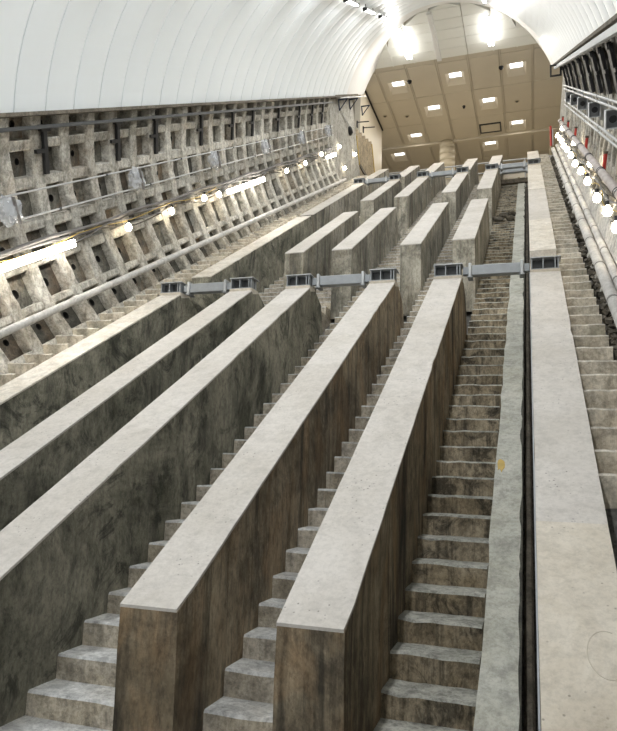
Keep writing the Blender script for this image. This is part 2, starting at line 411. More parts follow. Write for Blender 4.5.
# ------------------------------------------------------------------ concourse above
def make_concourse():
    Z = 18.5
    m = MB(); m.box(-14, 7, 28.6, 48, Z + .42, Z + .6)
    root = struct('ceiling', m.mesh('concourse_ceiling_back', M_beige_d), T(0, 0, ZC), 'beige coffered concourse ceiling')
    LX = -3.905; PX = 1.41
    cols = [LX + PX * k for k in range(-6, 7)]
    rows = [28.66, 29.06, 31.73, 34.40, 36.66]
    rows2 = [36.98, 39.4, 42.0, 44.6, 47.2]
    lights = [(-5.95, 30.4), (-3.19, 30.37), (-.40, 30.33), (-4.58, 33.06), (-1.81, 33.06), (-5.95, 35.77), (-.47, 35.74), (-7.29, 37.86), (-2.0, 37.78)]
    plain_cache = {}
    for rws in (rows, rows2):
        for y0, y1 in zip(rws, rws[1:]):
            for x0, x1 in zip(cols, cols[1:]):
                g = .016; gx = .05
                lit = [l for l in lights if x0 < l[0] < x1 and y0 < l[1] < y1]
                if not lit:
                    key = (round(x1 - x0, 3), round(y1 - y0, 3))
                    if key not in plain_cache:
                        q = MB(); q.box(-(x1 - x0) / 2 + gx, (x1 - x0) / 2 - gx, -(y1 - y0) / 2 + g, (y1 - y0) / 2 - g, 0, .06)
                        plain_cache[key] = q.mesh('ceiling_panel', M_beige, .012)
                    link('ceiling_panel', plain_cache[key], root, T((x0 + x1) / 2, (y0 + y1) / 2, Z))
                else:
                    lx, ly = lit[0]
                    q = MB()
                    R0 = [(x0 + gx, y0 + g), (x1 - gx, y0 + g), (x1 - gx, y1 - g), (x0 + gx, y1 - g)]
                    yl0, yl1 = ly - .37, ly + .72
                    R1 = [(max(lx - .43, x0 + .06), yl0), (min(lx + .43, x1 - .06), yl0), (min(lx + .43, x1 - .06), yl1), (max(lx - .43, x0 + .06), yl1)]
                    R2 = [(lx - .31, ly - .33), (lx + .31, ly - .33), (lx + .31, ly + .36), (lx - .31, ly + .36)]
                    vs = [(x, y, z) for RR, z in ((R0, 0), (R1, 0), (R2, .16), (R2, .3)) for x, y in RR]
                    fs = [(a * 4 + k, a * 4 + (k + 1) % 4, a * 4 + 4 + (k + 1) % 4, a * 4 + 4 + k) for a in range(3) for k in range(4)]
                    q.add(vs, fs); q.add([(x, y, z) for z in (0, .06) for x, y in R0], [(k, (k + 1) % 4, 4 + (k + 1) % 4, 4 + k) for k in range(4)])
                    tag(link('ceiling_panel', q.mesh('ceiling_panel', M_beige), root, T(0, 0, Z)), 'coffered ceiling panel around a light')
    js = MB(); js.box(-.03, .03, 28.66, 47.2, .0, .03); jm = js.mesh('joint_strip', M_beige)
    for x in cols: link('joint_strip', jm, root, T(x, 0, Z))
    t = MB(); t.box(-13, 6, 36.66, 36.98, -.10, .2)
    tag(link('ceiling_beam', t.mesh('ceiling_beam', M_beige, .02), root, T(0, 0, Z)), 'shallow beam across the ceiling')
    where = ['upper left, in the row nearest the vault', 'middle of the row nearest the vault', 'right end of the row nearest the vault',
             'left one of the pair in the second row', 'right one of the pair in the second row', 'left end of the third row', 'right end of the third row, by the dark hatch',
             'leftmost, beyond the cross beam beside the column', 'beyond the cross beam, right of the column']
    for (lx, ly), wh in zip(lights, where):
        e = thing('recessed_ceiling_light', 'square lit ceiling light, ' + wh, 'ceiling light', T(lx, ly, Z + ZC + .18), 'square lights in the concourse ceiling')
        q = MB(); q.box(-.30, .30, -.32, .35, .03, .05); link('diffuser', q.mesh('diffuser', M_diff), e)
        q = MB()
        for a in ((-.31, .31, -.33, -.30), (-.31, .31, .33, .36), (-.31, -.285, -.33, .36), (.285, .31, -.33, .36)): q.box(*a, .0, .05)
        fr = link('frame', q.mesh('frame', M_fix), e)
        for yy in (-.1, .13):
            q = MB(); q.box(-.285, .285, yy - .008, yy + .008, .01, .03); link('louvre', q.mesh('louvre', M_fix), fr)
        ld = bpy.data.lights.new('ceiling_light', 'AREA'); ld.shape = 'RECTANGLE'; ld.size = .5; ld.size_y = .6; ld.energy = HALL_POWER; ld.color = (1, .95, .86)
        lo = bpy.data.objects.new('ceiling_light_glow', ld); C.objects.link(lo); lo.parent = e; lo.location = (0, .0, -.17)
    # hatch, domes, detectors
    e = thing('ceiling_hatch', 'pale rectangular hatch with dark frame in the beige ceiling', 'hatch', T(-1.87, 35.75, Z + ZC))
    q = MB(); q.box(-.5, .5, -.42, .42, -.02, .0); link('panel', q.mesh('panel', M_hallwall), e)
    q = MB()
    for a in ((-.56, .56, -.5, -.42), (-.56, .56, .42, .5), (-.56, -.5, -.42, .42), (.5, .56, -.42, .42)): q.box(*a, -.05, .0)
    link('frame', q.mesh('frame', M_steel_d), e)
    for x, y, r, lab in ((-5.33, 30.13, .10, 'black dome camera beside the upper left ceiling light'), (-1.07, 30.11, .10, 'black dome camera beside the upper right ceiling light'),
                         (-3.04, 33.13, .07, 'small black dome between the two second row ceiling lights')):
        e = thing('dome_camera', lab, 'camera', T(x, y, Z + ZC), 'dome cameras on the beige ceiling')
        q = MB(); q.tube([(0, 0, 0), (0, 0, -.05)], r * 1.1, 14); bs = link('base', q.mesh('base', M_steel_d), e)
        q = MB(); q.tube([(0, 0, -.05), (0, 0, -.09), (0, 0, -.13), (0, 0, -.15)], [r, r * .9, r * .6, r * .15], 14); link('dome', q.mesh('dome', M_black, smooth=True), bs)
    for x, y, lab in ((-6.02, 33.36, 'brown round detector left of the second row ceiling lights'), (-.44, 33.34, 'brown round detector right of the second row ceiling lights'), (-7.14, 33.05, 'round detector beside the left wall top')):
        e = thing('smoke_detector', lab, 'detector', T(x, y, Z + ZC), 'detectors on the beige ceiling')
        q = MB(); q.tube([(0, 0, 0), (0, 0, -.03)], .12, 14); link('base', q.mesh('base', M_beige_d), e)
        q = MB(); q.tube([(0, 0, -.03), (0, 0, -.06)], [.08, .05], 14); link('sensor', q.mesh('sensor', M_trim), e)
    # walls and floor of the concourse
    m = MB(); m.box(-7.9, -7.6, 29.6, 34.47, 12.2, Z)
    wl = struct('wall_left', m.mesh('concourse_wall', M_hallwall, .01), T(0, 0, ZC), 'beige concourse wall beyond the left lining')
    q = MB(); q.box(-7.61, -7.52, 29.6, 34.47, Z - .07, Z - .035); tag(link('cornice_strip', q.mesh('cornice_strip', M_black), wl), 'black strip below the ceiling')
    m = MB(); m.box(-14, 7, 48, 48.3, 13, 19.2); struct('wall_back', m.mesh('wall_back', M_hallwall), T(0, 0, ZC))
    m = MB(); m.box(5.4, 5.7, 28.7, 48, 13, 19.2); struct('wall_right', m.mesh('hall_wall_right', M_hallwall), T(0, 0, ZC))
    m = MB(); m.box(-14.2, -13.9, 34.5, 48, 13, 19.2); struct('wall_left', m.mesh('hall_wall_far', M_hallwall), T(0, 0, ZC), 'far left end wall of the concourse')
    m = MB(); m.box(-14, 6, 31.0, 48, 13.4, 13.7); struct('floor', m.mesh('concourse_floor', M_hallwall), T(0, 0, ZC), 'concourse floor at the top of the shaft')
    m = MB(); m.box(-7.6, 1.6, 31.0, 31.3, 10.5, 13.39); struct('wall_front', m.mesh('landing_wall', M_grey), T(0, 0, ZC), 'concrete landing wall closing the top of the stairs')
    m = MB(); m.box(1.35, 1.6, 24.5, 31.0, 11, 15.0); struct('wall_right', m.mesh('right_return', M_pier), T(0, 0, ZC), 'concrete return wall after the right lining')
    # column
    e = thing('column', 'round beige tiled column rising to the cross beam', 'column', T(-4.33, 36.9, ZC + 13.7))
    for k in range(12):
        q = MB(); q.tube([(0, 0, k * .4 + .006), (0, 0, k * .4 + .394)], .43, 28)
        me = q.mesh('drum', M_column)
        for p in me.polygons: p.use_smooth = len(p.vertices) == 4
        link('drum', me, e)
    q = MB(); q.tube([(0, 0, 0), (0, 0, 4.8)], .422, 28); link('core', q.mesh('core', M_beige_d), e)
make_concourse()

# pier and stained panels at the top of the left lining
def make_left_end():
    m = MB(); m.box(-8.1, -7.42, 27.75, 31.9, -3.4, .55)
    struct('wall_left', m.mesh('pier', M_pier, .02), INC, 'bare concrete pier ending the ribbed lining')
    m = MB(); m.box(-7.45, -7.15, 28.0, 32.0, .53, .66); struct('trim_3', m.mesh('trim_3', M_trim), INC, 'dark timber packing above the pier')
    root = thing('stair_cladding', 'brown stained sloping panels with yellow edge beside the concourse wall', 'panel', inc(-7.5, 31.95, -2.6))
    for k in range(5):
        q = MB(); q.box(-.1, .06, k * .66 + .01, k * .66 + .65, -.6 - .15 * k, 1.75 - .18 * k)
        link('panel', q.mesh('panel', M_brownpanel, .01), root)
    for (s, n0, n1) in ((.03, .2, 1.5), (3.24, -.7, .9)):
        q = MB(); q.box(.055, .09, s, s + .07, n0, n1); tag(link('edge_strip', q.mesh('edge_strip', M_yellow), root), 'yellow edge strip')
    q = MB(); q.add([(.055, .1, .1), (.1, .1, .1), (.1, .1, .28), (.055, .1, .28), (.055, 3.2, -1.7), (.1, 3.2, -1.7), (.1, 3.2, -1.45), (.055, 3.2, -1.45)],
                    [(0, 1, 2, 3), (4, 7, 6, 5), (0, 4, 5, 1), (1, 5, 6, 2), (2, 6, 7, 3), (3, 7, 4, 0)])
    link('stringer', q.mesh('stringer', M_trim), root)
    # bracketed service rail
    for i, (s, n, lab) in enumerate(((29.3, .48, 'navy triangular bracket at the top of the concrete pier, nearer one'), (31.2, .46, 'navy triangular bracket at the top of the concrete pier, farther one'), (34.4, .12, 'dark triangular bracket on the beige concourse wall'))):
        e = thing('wall_bracket', lab, 'bracket', inc(-7.42 if i < 2 else -7.6, s, n), 'triangular brackets')
        q = MB(); q.box(0, .42, -.03, .03, -.03, .03); link('arm', q.mesh('arm', M_navy), e)
        q = MB(); q.box(0, .04, -.03, .03, -.42, -.03); link('plate', q.mesh('plate', M_navy), e)
        q = MB(); q.tube([(.38, 0, -.02), (.02, 0, -.4)], .022, 6); link('strut', q.mesh('strut', M_navy), e)
    q = MB(); q.box(-7.06, -7.0, 28.2, 33.0, .51, .55)
    o = tag(link('service_rail', q.mesh('service_rail', M_steel_l), None, INC), 'pale steel rail lying across the brackets on the pier', 'rail')
    for s, n, lab in ((34.3, -.86, 'thin dark arm sticking out of the beige wall, lower one'), (33.1, -.55, 'thin dark arm sticking out of the beige wall, upper one')):
        e = thing('wall_bracket', lab, 'bracket', lev(-7.58, s, n))
        q = MB(); q.tube([(0, 0, 0), (.55, .1, .02)], .025, 6); link('rod', q.mesh('rod', M_black), e)
        q = MB(); q.box(-.02, .03, -.05, .05, -.25, .06); link('plate', q.mesh('plate', M_black), e)
    e = thing('wall_lamp_holder', 'black pear-shaped lamp housing hanging on the concrete pier', 'lamp', inc(-7.36, 30.6, -.9))
    q = MB(); q.tube([(0, 0, .28), (0, 0, .2), (0, 0, .0), (0, 0, -.12)], [.03, .09, .13, .04], 10); link('housing', q.mesh('housing', M_black, smooth=True), e)
    q = MB(); q.tube([(0, 0, .28), (-.02, -.5, .55), (-.02, -1.2, 1.0)], .02, 6); link('cable', q.mesh('cable', M_rail), e)
make_left_end()

# ------------------------------------------------------------------ support walls
WX = [(-6.70, -6.26), (-5.24, -4.80), (-4.13, -3.68), (-2.61, -2.17), (-1.525, -1.07), (.014, .462)]
TOPN = -2.80
SEGS = {0: [(2.98, 11.1), (12.5, 19.85), (20.15, 27.4), (28.35, 33.0)], 1: [(2.98, 11.1), (14.33, 19.9), (22.2, 27.4), (28.6, 33.0)],
        2: [(2.98, 11.05), (14.3, 20.0), (22.3, 27.4), (28.6, 33.2)], 3: [(3.0, 11.08), (14.3, 20.0), (22.3, 27.4), (28.6, 33.3)],
        4: [(2.98, 11.12), (14.4, 20.05), (22.3, 27.4), (28.6, 33.5)], 5: [(-3.0, 11.2), (12.82, 20.9), (21.0, 27.7), (28.5, 33.7)]}
SIDE = [M_olive, M_olive, M_olive, M_brown, M_brown, M_brown]
SEGTXT = ['lowest', 'second', 'third', 'topmost']
WLOOK = ['first sloping support wall from the left, beside the left side steps', 'second sloping support wall from the left, smeared dark olive', 'third sloping support wall from the left, dark olive sides',
         'fourth sloping support wall from the left, brown streaked sides', 'fifth sloping support wall from the left, brown stained sides', 'sixth, rightmost sloping support wall, flush with the side steps']
TAPER = {(4, 0): (.045, .012), (3, 0): (.03, .01), (2, 0): (.02, .01)}
def make_wall(i, j):
    x0, x1 = WX[i]; sa, sb = SEGS[i][j]; L = sb - sa; W = x1 - x0; H = 1.35
    e = thing('support_wall', SEGTXT[j] + ' length of the ' + WLOOK[i], 'wall', inc((x0 + x1) / 2, sa, TOPN), 'sloping concrete support walls')
    tcap = .018
    k = H / UP[1]
    pad = .30 if j in (0, 2) else 0.0
    prof = [(-UP[0] * k, -H)]                       # foot of the vertical front face
    prof += [(-.0 - UP[0] * tcap / UP[1], -tcap)]
    prof += [(L, -tcap)]
    if pad:
        A = (L + UP[0] * .03, -tcap + UP[1] * .07); B = (A[0] + FW[0] * pad, A[1] + FW[1] * pad)
        mp = MB(); mp.prism_x([(L, -tcap), A, B, (B[0] + .02, B[1] - .05), (L + .02, -tcap - .06)], -W / 2 - .003, W / 2 + .003)
        tag(link('mortar_pad', mp.mesh('mortar_pad', M_screed_old), e), 'pale mortar pad under the saddle')
        prof += [(B[0], B[1] - .02), (B[0] + .25, -.5), (L + .35, -H)]
    else:
        prof += [(L - .0, -H)]
    m = MB(); m.prism_x(prof, -W / 2, W / 2)
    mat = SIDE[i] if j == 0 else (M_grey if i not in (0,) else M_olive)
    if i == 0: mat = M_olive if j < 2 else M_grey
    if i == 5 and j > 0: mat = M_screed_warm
    tl, tr = TAPER.get((i, j), (0, 0))
    me = m.mesh('body', mat)
    # slice the long sides and roughen them a little
    bm = bmesh.new(); bm.from_mesh(me)
    n = max(4, int(L / .35))
    for q in range(1, n):
        bmesh.ops.bisect_plane(bm, geom=bm.verts[:] + bm.edges[:] + bm.faces[:], plane_co=(0, L * q / n, 0), plane_no=(0, 1, 0))
    for zz in (-.25, -.55, -.85):
        bmesh.ops.bisect_plane(bm, geom=bm.verts[:] + bm.edges[:] + bm.faces[:], plane_co=(0, 0, zz), plane_no=(0, 0, 1))
    for v in bm.verts:
        v.co.x += (tl if v.co.x < 0 else tr) * max(0, 1 - v.co.y / L)
        if v.co.z < -tcap - .01:
            v.co.x += .014 * noise.noise(Vector((v.co.x * 3 + i * 7, v.co.y * 1.3 + j * 11, v.co.z * 2.1)))
    bm.to_mesh(me); bm.free()
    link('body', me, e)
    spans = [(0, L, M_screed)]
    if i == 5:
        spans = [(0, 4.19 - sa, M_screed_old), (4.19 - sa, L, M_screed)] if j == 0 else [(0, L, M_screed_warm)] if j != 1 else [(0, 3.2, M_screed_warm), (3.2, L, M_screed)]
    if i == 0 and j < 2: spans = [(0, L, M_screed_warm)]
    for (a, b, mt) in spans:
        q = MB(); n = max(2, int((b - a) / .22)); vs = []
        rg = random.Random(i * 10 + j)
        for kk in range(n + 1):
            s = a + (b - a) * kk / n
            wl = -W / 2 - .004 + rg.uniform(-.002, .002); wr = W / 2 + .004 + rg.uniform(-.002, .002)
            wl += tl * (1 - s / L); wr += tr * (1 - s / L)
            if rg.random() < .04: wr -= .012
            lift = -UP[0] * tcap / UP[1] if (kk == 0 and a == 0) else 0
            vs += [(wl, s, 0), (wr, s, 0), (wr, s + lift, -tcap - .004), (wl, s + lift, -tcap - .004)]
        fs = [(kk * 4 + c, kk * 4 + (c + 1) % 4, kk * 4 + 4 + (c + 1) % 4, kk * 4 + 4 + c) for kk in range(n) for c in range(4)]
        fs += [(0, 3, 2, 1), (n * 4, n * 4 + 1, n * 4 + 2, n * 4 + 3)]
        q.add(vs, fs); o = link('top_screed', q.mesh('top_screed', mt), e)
        tag(o, 'tan worn screed on top' if mt is M_screed_old else 'pale levelled screed on top')
    if (i, j) == (5, 0):                    # faint ring scrawled on the tan screed, grey strip along the edge
        q = MB(); q.tube([(.11 + .10 * math.cos(t), 3.0 - sa + .17 * math.sin(t), .0) for t in [1.2 + .12 * k for k in range(40)]], .003, 5)
        tag(link('scrawl', q.mesh('scrawl', M_chalk), e), 'faint grey ring drawn on the screed')
        q = MB(); q.box(-W / 2 - .016, -W / 2 - .006, 0, L, -.06, .004); tag(link('edge_strip', q.mesh('edge_strip', M_steel), e), 'thin grey strip along the gutter edge')
    return e
for i in range(6):
    for j in range(4): make_wall(i, j)

# steel saddles and cross beams
def make_saddle(i, sb, row):
    x0, x1 = WX[i]; W = x1 - x0 - .02
    s0 = sb + UP[0] * .03 + .0; n0 = TOPN - .018 + UP[1] * .07
    names = ['first', 'second', 'third', 'fourth', 'fifth', 'sixth']
    e = thing('steel_saddle', 'open grey steel saddle on the %s support wall from the left, %s row' % (names[i], 'near' if row == 0 else 'far'), 'saddle', lev((x0 + x1) / 2, s0, n0), 'steel saddles on the support walls')
    hgt, d = .19, .26
    q = MB(); q.box(-W / 2, W / 2, .01, d, 0, .015); link('base_plate', q.mesh('base_plate', M_steel), e)
    q = MB(); q.box(-W / 2 - .01, W / 2 + .03, -.01, d + .04, hgt, hgt + .016); link('top_plate', q.mesh('top_plate', M_steel_l), e)
    for x in (-W / 2 + .01, -.03, W / 2 - .06, W / 2 - .015):
        q = MB(); q.box(x - .008, x + .008, .02, d, .015, hgt); link('web', q.mesh('web', M_steel), e)
    q = MB(); q.box(-W / 2, W / 2, d * .6, d * .6 + .014, .015, hgt); link('back_plate', q.mesh('back_plate', M_steel_d), e)
for row, j in ((0, 0), (1, 2)):
    for i in range(6): make_saddle(i, SEGS[i][j][1], row)
    for (a, b, nm) in ((0, 1, 'left pair of support walls'), (2, 3, 'middle pair of support walls'), (4, 5, 'right pair of support walls')):
        xa, xb = WX[a][1], WX[b][0]; sm = (SEGS[a][j][1] + SEGS[b][j][1]) / 2 + .1
        e = thing('cross_beam', 'grey steel beam bridging the %s, %s row' % (nm, 'near' if row == 0 else 'far'), 'beam', lev((xa + xb) / 2, sm, TOPN + .02), 'steel beams between the support walls')
        L = xb - xa
        q = MB(); q.box(-L / 2 + .12, L / 2 - .12, 0, .16, -.02, .15); link('beam', q.mesh('beam', M_steel, .008), e)
        for sgn in (-1, 1):
            q = MB(); q.box(min(sgn * (L / 2 - .01), sgn * (L / 2 - .13)), max(sgn * (L / 2 - .01), sgn * (L / 2 - .13)), .02, .14, .0, .13); link('stub', q.mesh('stub', M_steel, .005), e)
            q = MB(); cx = sgn * (L / 2 - .13); q.box(cx - .025, cx + .025, -.03, .19, -.05, .185); cl = link('clamp', q.mesh('clamp', M_steel_l, .008), e)
            q = MB(); q.box(cx - .04, cx + .04, -.04, .2, -.065, -.045); link('clamp_foot', q.mesh('clamp_foot', M_steel), cl)

# ------------------------------------------------------------------ stairs
def make_stairs(label, x0, x1, nose, s0, s1, pitch, mt, mr, seed, jag=.009):
    e = thing('staircase', label, 'stairs', lev((x0 + x1) / 2, s0, nose), 'stairs between the support walls')
    W = x1 - x0; rg = random.Random(seed); variants = []; extra = 6 if s0 < 2 else 0
    tread = pitch * c30
    for v in range(5):
        m = MB(); n = 5; vs = []
        for k in range(n + 1):
            x = -W / 2 + W * k / n
            j1, j2, j3 = rg.uniform(-jag, jag), rg.uniform(-jag, jag) * .6, rg.uniform(-jag, jag)
            b = .018
            vs += [(x, j3, -.5), (x, j1, -b + j2), (x, j1 + b * .8, j2), (x, tread + .05, -.004 + j2 * .3), (x, tread + .05, -.5)]
        fs = []; mi = []
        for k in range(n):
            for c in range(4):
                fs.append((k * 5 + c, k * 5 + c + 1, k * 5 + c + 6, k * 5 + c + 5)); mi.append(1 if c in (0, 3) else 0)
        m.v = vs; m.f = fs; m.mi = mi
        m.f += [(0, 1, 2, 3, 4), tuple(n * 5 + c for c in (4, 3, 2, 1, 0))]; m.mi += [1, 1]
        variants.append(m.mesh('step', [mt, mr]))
    ns = int((s1 - s0) / pitch)
    for k in range(-extra, ns):
        p = wpt((x0 + x1) / 2, s0 + k * pitch, nose) - wpt((x0 + x1) / 2, s0, nose)
        p += Vector((0, rg.uniform(-.012, .012), rg.uniform(-.008, .008)))
        link('step', variants[rg.randrange(5)], e, Matrix.Translation(p))
    return e
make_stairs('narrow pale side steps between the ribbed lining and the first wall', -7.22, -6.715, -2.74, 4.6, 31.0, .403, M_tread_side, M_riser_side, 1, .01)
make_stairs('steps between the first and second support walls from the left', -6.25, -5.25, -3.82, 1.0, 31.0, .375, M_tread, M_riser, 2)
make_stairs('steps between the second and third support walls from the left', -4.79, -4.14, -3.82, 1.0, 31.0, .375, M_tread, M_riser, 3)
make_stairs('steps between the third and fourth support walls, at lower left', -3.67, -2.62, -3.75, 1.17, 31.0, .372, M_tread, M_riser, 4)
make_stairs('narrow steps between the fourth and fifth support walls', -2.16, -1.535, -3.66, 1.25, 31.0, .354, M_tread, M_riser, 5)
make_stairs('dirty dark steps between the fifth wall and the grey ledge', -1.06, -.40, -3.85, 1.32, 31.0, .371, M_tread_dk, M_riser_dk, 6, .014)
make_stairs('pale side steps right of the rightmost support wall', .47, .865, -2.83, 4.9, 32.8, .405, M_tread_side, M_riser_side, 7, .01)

def make_ledge():
    m = MB(); n = 90; vs = []; rg = random.Random(3)
    for k in range(n + 1):
        s = -1 + 31.5 * k / n
        r = -.118 + rg.uniform(-.012, .012); l = -.385 + rg.uniform(-.01, .01)
        vs += [(l, s, -3.74), (r, s, -3.74), (r, s, -4.2), (l, s, -4.2)]
    m.add(vs, [(k * 4 + c, k * 4 + (c + 1) % 4, k * 4 + 4 + (c + 1) % 4, k * 4 + 4 + c) for k in range(n) for c in range(4)])
    o = link('concrete_ledge', m.mesh('concrete_ledge', M_ledge), None, INC)
    tag(o, 'smooth grey concrete ledge running up beside the dirty dark steps', 'ledge')
    rg = random.Random(8); m = MB(); N = 14
    ring = [(-.33 + rg.uniform(.035, .06) * math.cos(6.283 * k / N), 6.62 + rg.uniform(.08, .17) * math.sin(6.283 * k / N)) for k in range(N)]
    m.add([(x, y, z) for z in (-3.742, -3.736) for x, y in ring], [tuple(range(N - 1, -1, -1)), tuple(range(N, 2 * N))] + [(k, (k + 1) % N, N + (k + 1) % N, N + k) for k in range(N)])
    tag(link('paint_mark', m.mesh('paint_mark', M_yellow), o), 'yellow paint blot')
    m = MB(); vs = []; n = 260
    for k in range(n + 1):
        sv = .5 + 29.5 * k / n
        wd = max(.004, .012 + .045 * (noise.noise(Vector((sv * 1.7, 3.1, 0))) + .35 * noise.noise(Vector((sv * 7, 1, 0)))))
        vs += [(-.108 - wd, sv, -3.737), (-.104, sv, -3.737), (-.104, sv, -3.76), (-.108 - wd, sv, -3.76)]
    m.add(vs, [(k * 4 + c, k * 4 + (c + 1) % 4, k * 4 + 4 + (c + 1) % 4, k * 4 + 4 + c) for k in range(n) for c in range(4)])
    tag(link('grime_edge', m.mesh('grime_edge', M_grime), o), 'black grime along the gutter edge')
    m = MB(); m.box(-.112, .01, -1, 30.5, -4.2, -4.02)
    tag(link('drain_gutter', m.mesh('drain_gutter', M_floor), None, INC), 'dark narrow gutter between the grey ledge and the rightmost wall', 'gutter')
    m = MB(); m.tube([(-.055, s, -3.93 + .02 * math.sin(s * 3)) for s in [k * .5 for k in range(-2, 60)]], .036, 6)
    tag(link('gutter_cable', m.mesh('gutter_cable', M_gravel), None, INC), 'dirty brown cable lying in the gutter beside the rightmost wall', 'cable')
make_ledge()

def rock(seed, r):
    bm = bmesh.new(); bmesh.ops.create_icosphere(bm, subdivisions=1, radius=r); rg = random.Random(seed)
    for v in bm.verts: v.co *= rg.uniform(.65, 1.15)
    for v in bm.verts: v.co.z *= .6
    me = bpy.data.meshes.new('chunk'); bm.to_mesh(me); bm.free(); me.materials.append(M_gravel); return me
for k, (x, s, lab) in enumerate(((-.95, 21.9, 'dark broken lump by the fifth wall'), (-.75, 22.2, 'dark broken lump in the middle'), (-.55, 21.8, 'dark broken lump by the ledge'), (-.85, 21.6, 'low flat broken lump at the front'), (-.5, 22.4, 'broken lump at the back by the ledge'))):
    o = link('concrete_chunk', rock(k, .17), None, lev(x, s, -3.70)); tag(o, lab + ', on the upper dirty steps', 'rubble', 'rubble on the dirty steps')
def make_gravel():
    m = MB(); rg = random.Random(12)
    for k in range(1100):
        s = rg.uniform(5, 31); x = rg.uniform(.90, 1.12); r = rg.uniform(.02, .05); n = -3.03 + rg.uniform(0, .16)
        M = T(x, s, n) @ Matrix.Rotation(rg.uniform(0, 6), 4, 'Z') @ Matrix.Rotation(rg.uniform(0, 6), 4, 'X')
        m.box(-r, r, -r * .8, r * .8, -r * .6, r * .6, M)
    tag(link('gravel', m.mesh('gravel', M_gravel), None, INC), 'dark rubble strip along the foot of the right lining', 'rubble', kind='stuff')
make_gravel()

# ------------------------------------------------------------------ lamps
def batten(x, n, s, horiz, lab, grp, power):
    """twin fluorescent batten, lit face down; lamp light lives here"""
    M = lev(x, s, n) if horiz else inc(x, s, n)
    e = thing('batten_light', lab, 'tube light', M, grp)
    q = MB(); q.box(-.05, .05, -.75, .75, 0, .05); hs = link('housing', q.mesh('housing', M_fix, .008), e)
    for y in (-.74, .74):
        q = MB(); q.box(-.07, .07, y - .03, y + .03, -.07, .03); link('end_cap', q.mesh('end_cap', M_steel_d, .006), hs)
        q = MB(); q.tube([(0, y * .8, .05), (0, y * .8, .20)], .012, 6); link('hanger', q.mesh('hanger', M_steel_d), e)
    for xx in (-.035, .035):
        q = MB(); q.tube([(xx, -.71, -.03), (xx, .71, -.03)], .022, 8); link('tube', q.mesh('tube', M_tube, smooth=True), hs)
    ld = bpy.data.lights.new('batten', 'AREA'); ld.shape = 'RECTANGLE'; ld.size = .15; ld.size_y = 1.4; ld.energy = power; ld.color = (.955, .98, 1.0); ld.spread = math.radians(180)
    lo = bpy.data.objects.new('batten_glow', ld); C.objects.link(lo); lo.parent = e; lo.location = (0, 0, -.065)
def shell_n(x, dr): return CN + math.sqrt((RS - dr) ** 2 - (x - CX) ** 2)
for k in range(12):
    s = 27.1 - 2.6 * k
    lo = 'the portal' if k == 0 else None
    for x, sd in ((-4.82, 'left'), (-1.32, 'right')):
        lab = ('fluorescent batten under the %s side of the white vault, nearest the portal' % sd) if k == 0 else ('fluorescent batten under the %s side of the white vault, %s down from the portal' % (sd, ORD[k]))
        batten(x, shell_n(x, .12), s, False, lab, 'tube lights along the white vault', TUBE_POWER)
for x, sd in ((-4.96, 'left'), (-1.38, 'right')):
    e = None
    Y = 27.0
    M = T(x, Y, ZC + 18.3)
    e = thing('batten_light', 'bright tube light on the cream boards, %s of the white rib' % sd, 'tube light', M, 'tube lights on the cream boards')
    q = MB(); q.box(-.07, .07, -.95, .95, 0, .06); hs = link('housing', q.mesh('housing', M_fix, .008), e)
    for y in (-.6, .6):
        q = MB(); q.tube([(0, y, .06), (0, y, .16)], .015, 6); link('hanger', q.mesh('hanger', M_steel_d), e)
    for xx in (-.07, .07):
        q = MB(); q.tube([(xx, -.93, -.04), (xx, .93, -.04)], .05, 10); link('tube', q.mesh('tube', M_halltube, smooth=True), hs)
    ld = bpy.data.lights.new('batten', 'AREA'); ld.shape = 'RECTANGLE'; ld.size = .25; ld.size_y = 1.8; ld.energy = HALL_TUBE_POWER; ld.color = (1, .97, .92)
    lo = bpy.data.objects.new('batten_glow', ld); C.objects.link(lo); lo.parent = e; lo.location = (0, 0, -.1)

def bulb(x, s, n, lab, grp, r=.065, power=None):
    e = thing('bare_bulb', lab, 'light bulb', lev(x, s, n), grp)
    q = MB(); prof = [(.0, -r * 1.0), (r * .6, -r * .8), (r, -.1 * r), (r * .85, r * .5), (r * .45, r * 1.1), (r * .4, r * 1.3)]
    q.tube([(0, 0, z) for a, z in prof], [max(a, .004) for a, z in prof], 10); link('glass', q.mesh('glass', M_bulb, smooth=True), e)
    q = MB(); q.tube([(0, 0, r * 1.3), (0, 0, r * 2.3)], r * .42, 8); link('socket', q.mesh('socket', M_black), e)
    ld = bpy.data.lights.new('bulb', 'POINT'); ld.energy = power or BULB_POWER; ld.color = (1, .80, .55); ld.shadow_soft_size = r
    lo = bpy.data.objects.new('bulb_glow', ld); C.objects.link(lo); lo.parent = e
    return e
def on_arc(side, r, deg):
    a = math.radians(deg); return CX + side * r * math.cos(a), CN + r * math.sin(a)
LB = [(11.55, -8.0), (13.35, -7.8), (15.05, -7.3), (15.9, -7.8), (21.3, -7.9), (23.4, -7.5), (25.6, -6.0), (28.4, -5.2), (28.9, -17.6), (31.0, -12.3)]
for k, (s, d) in enumerate(LB):
    x, n = on_arc(-1, 4.30, d)
    if k >= 7: x = -7.34
    bulb(x, s, n, '%s glowing bare bulb up along the left lining cable' % ORD[k], 'bulbs along the left lining')
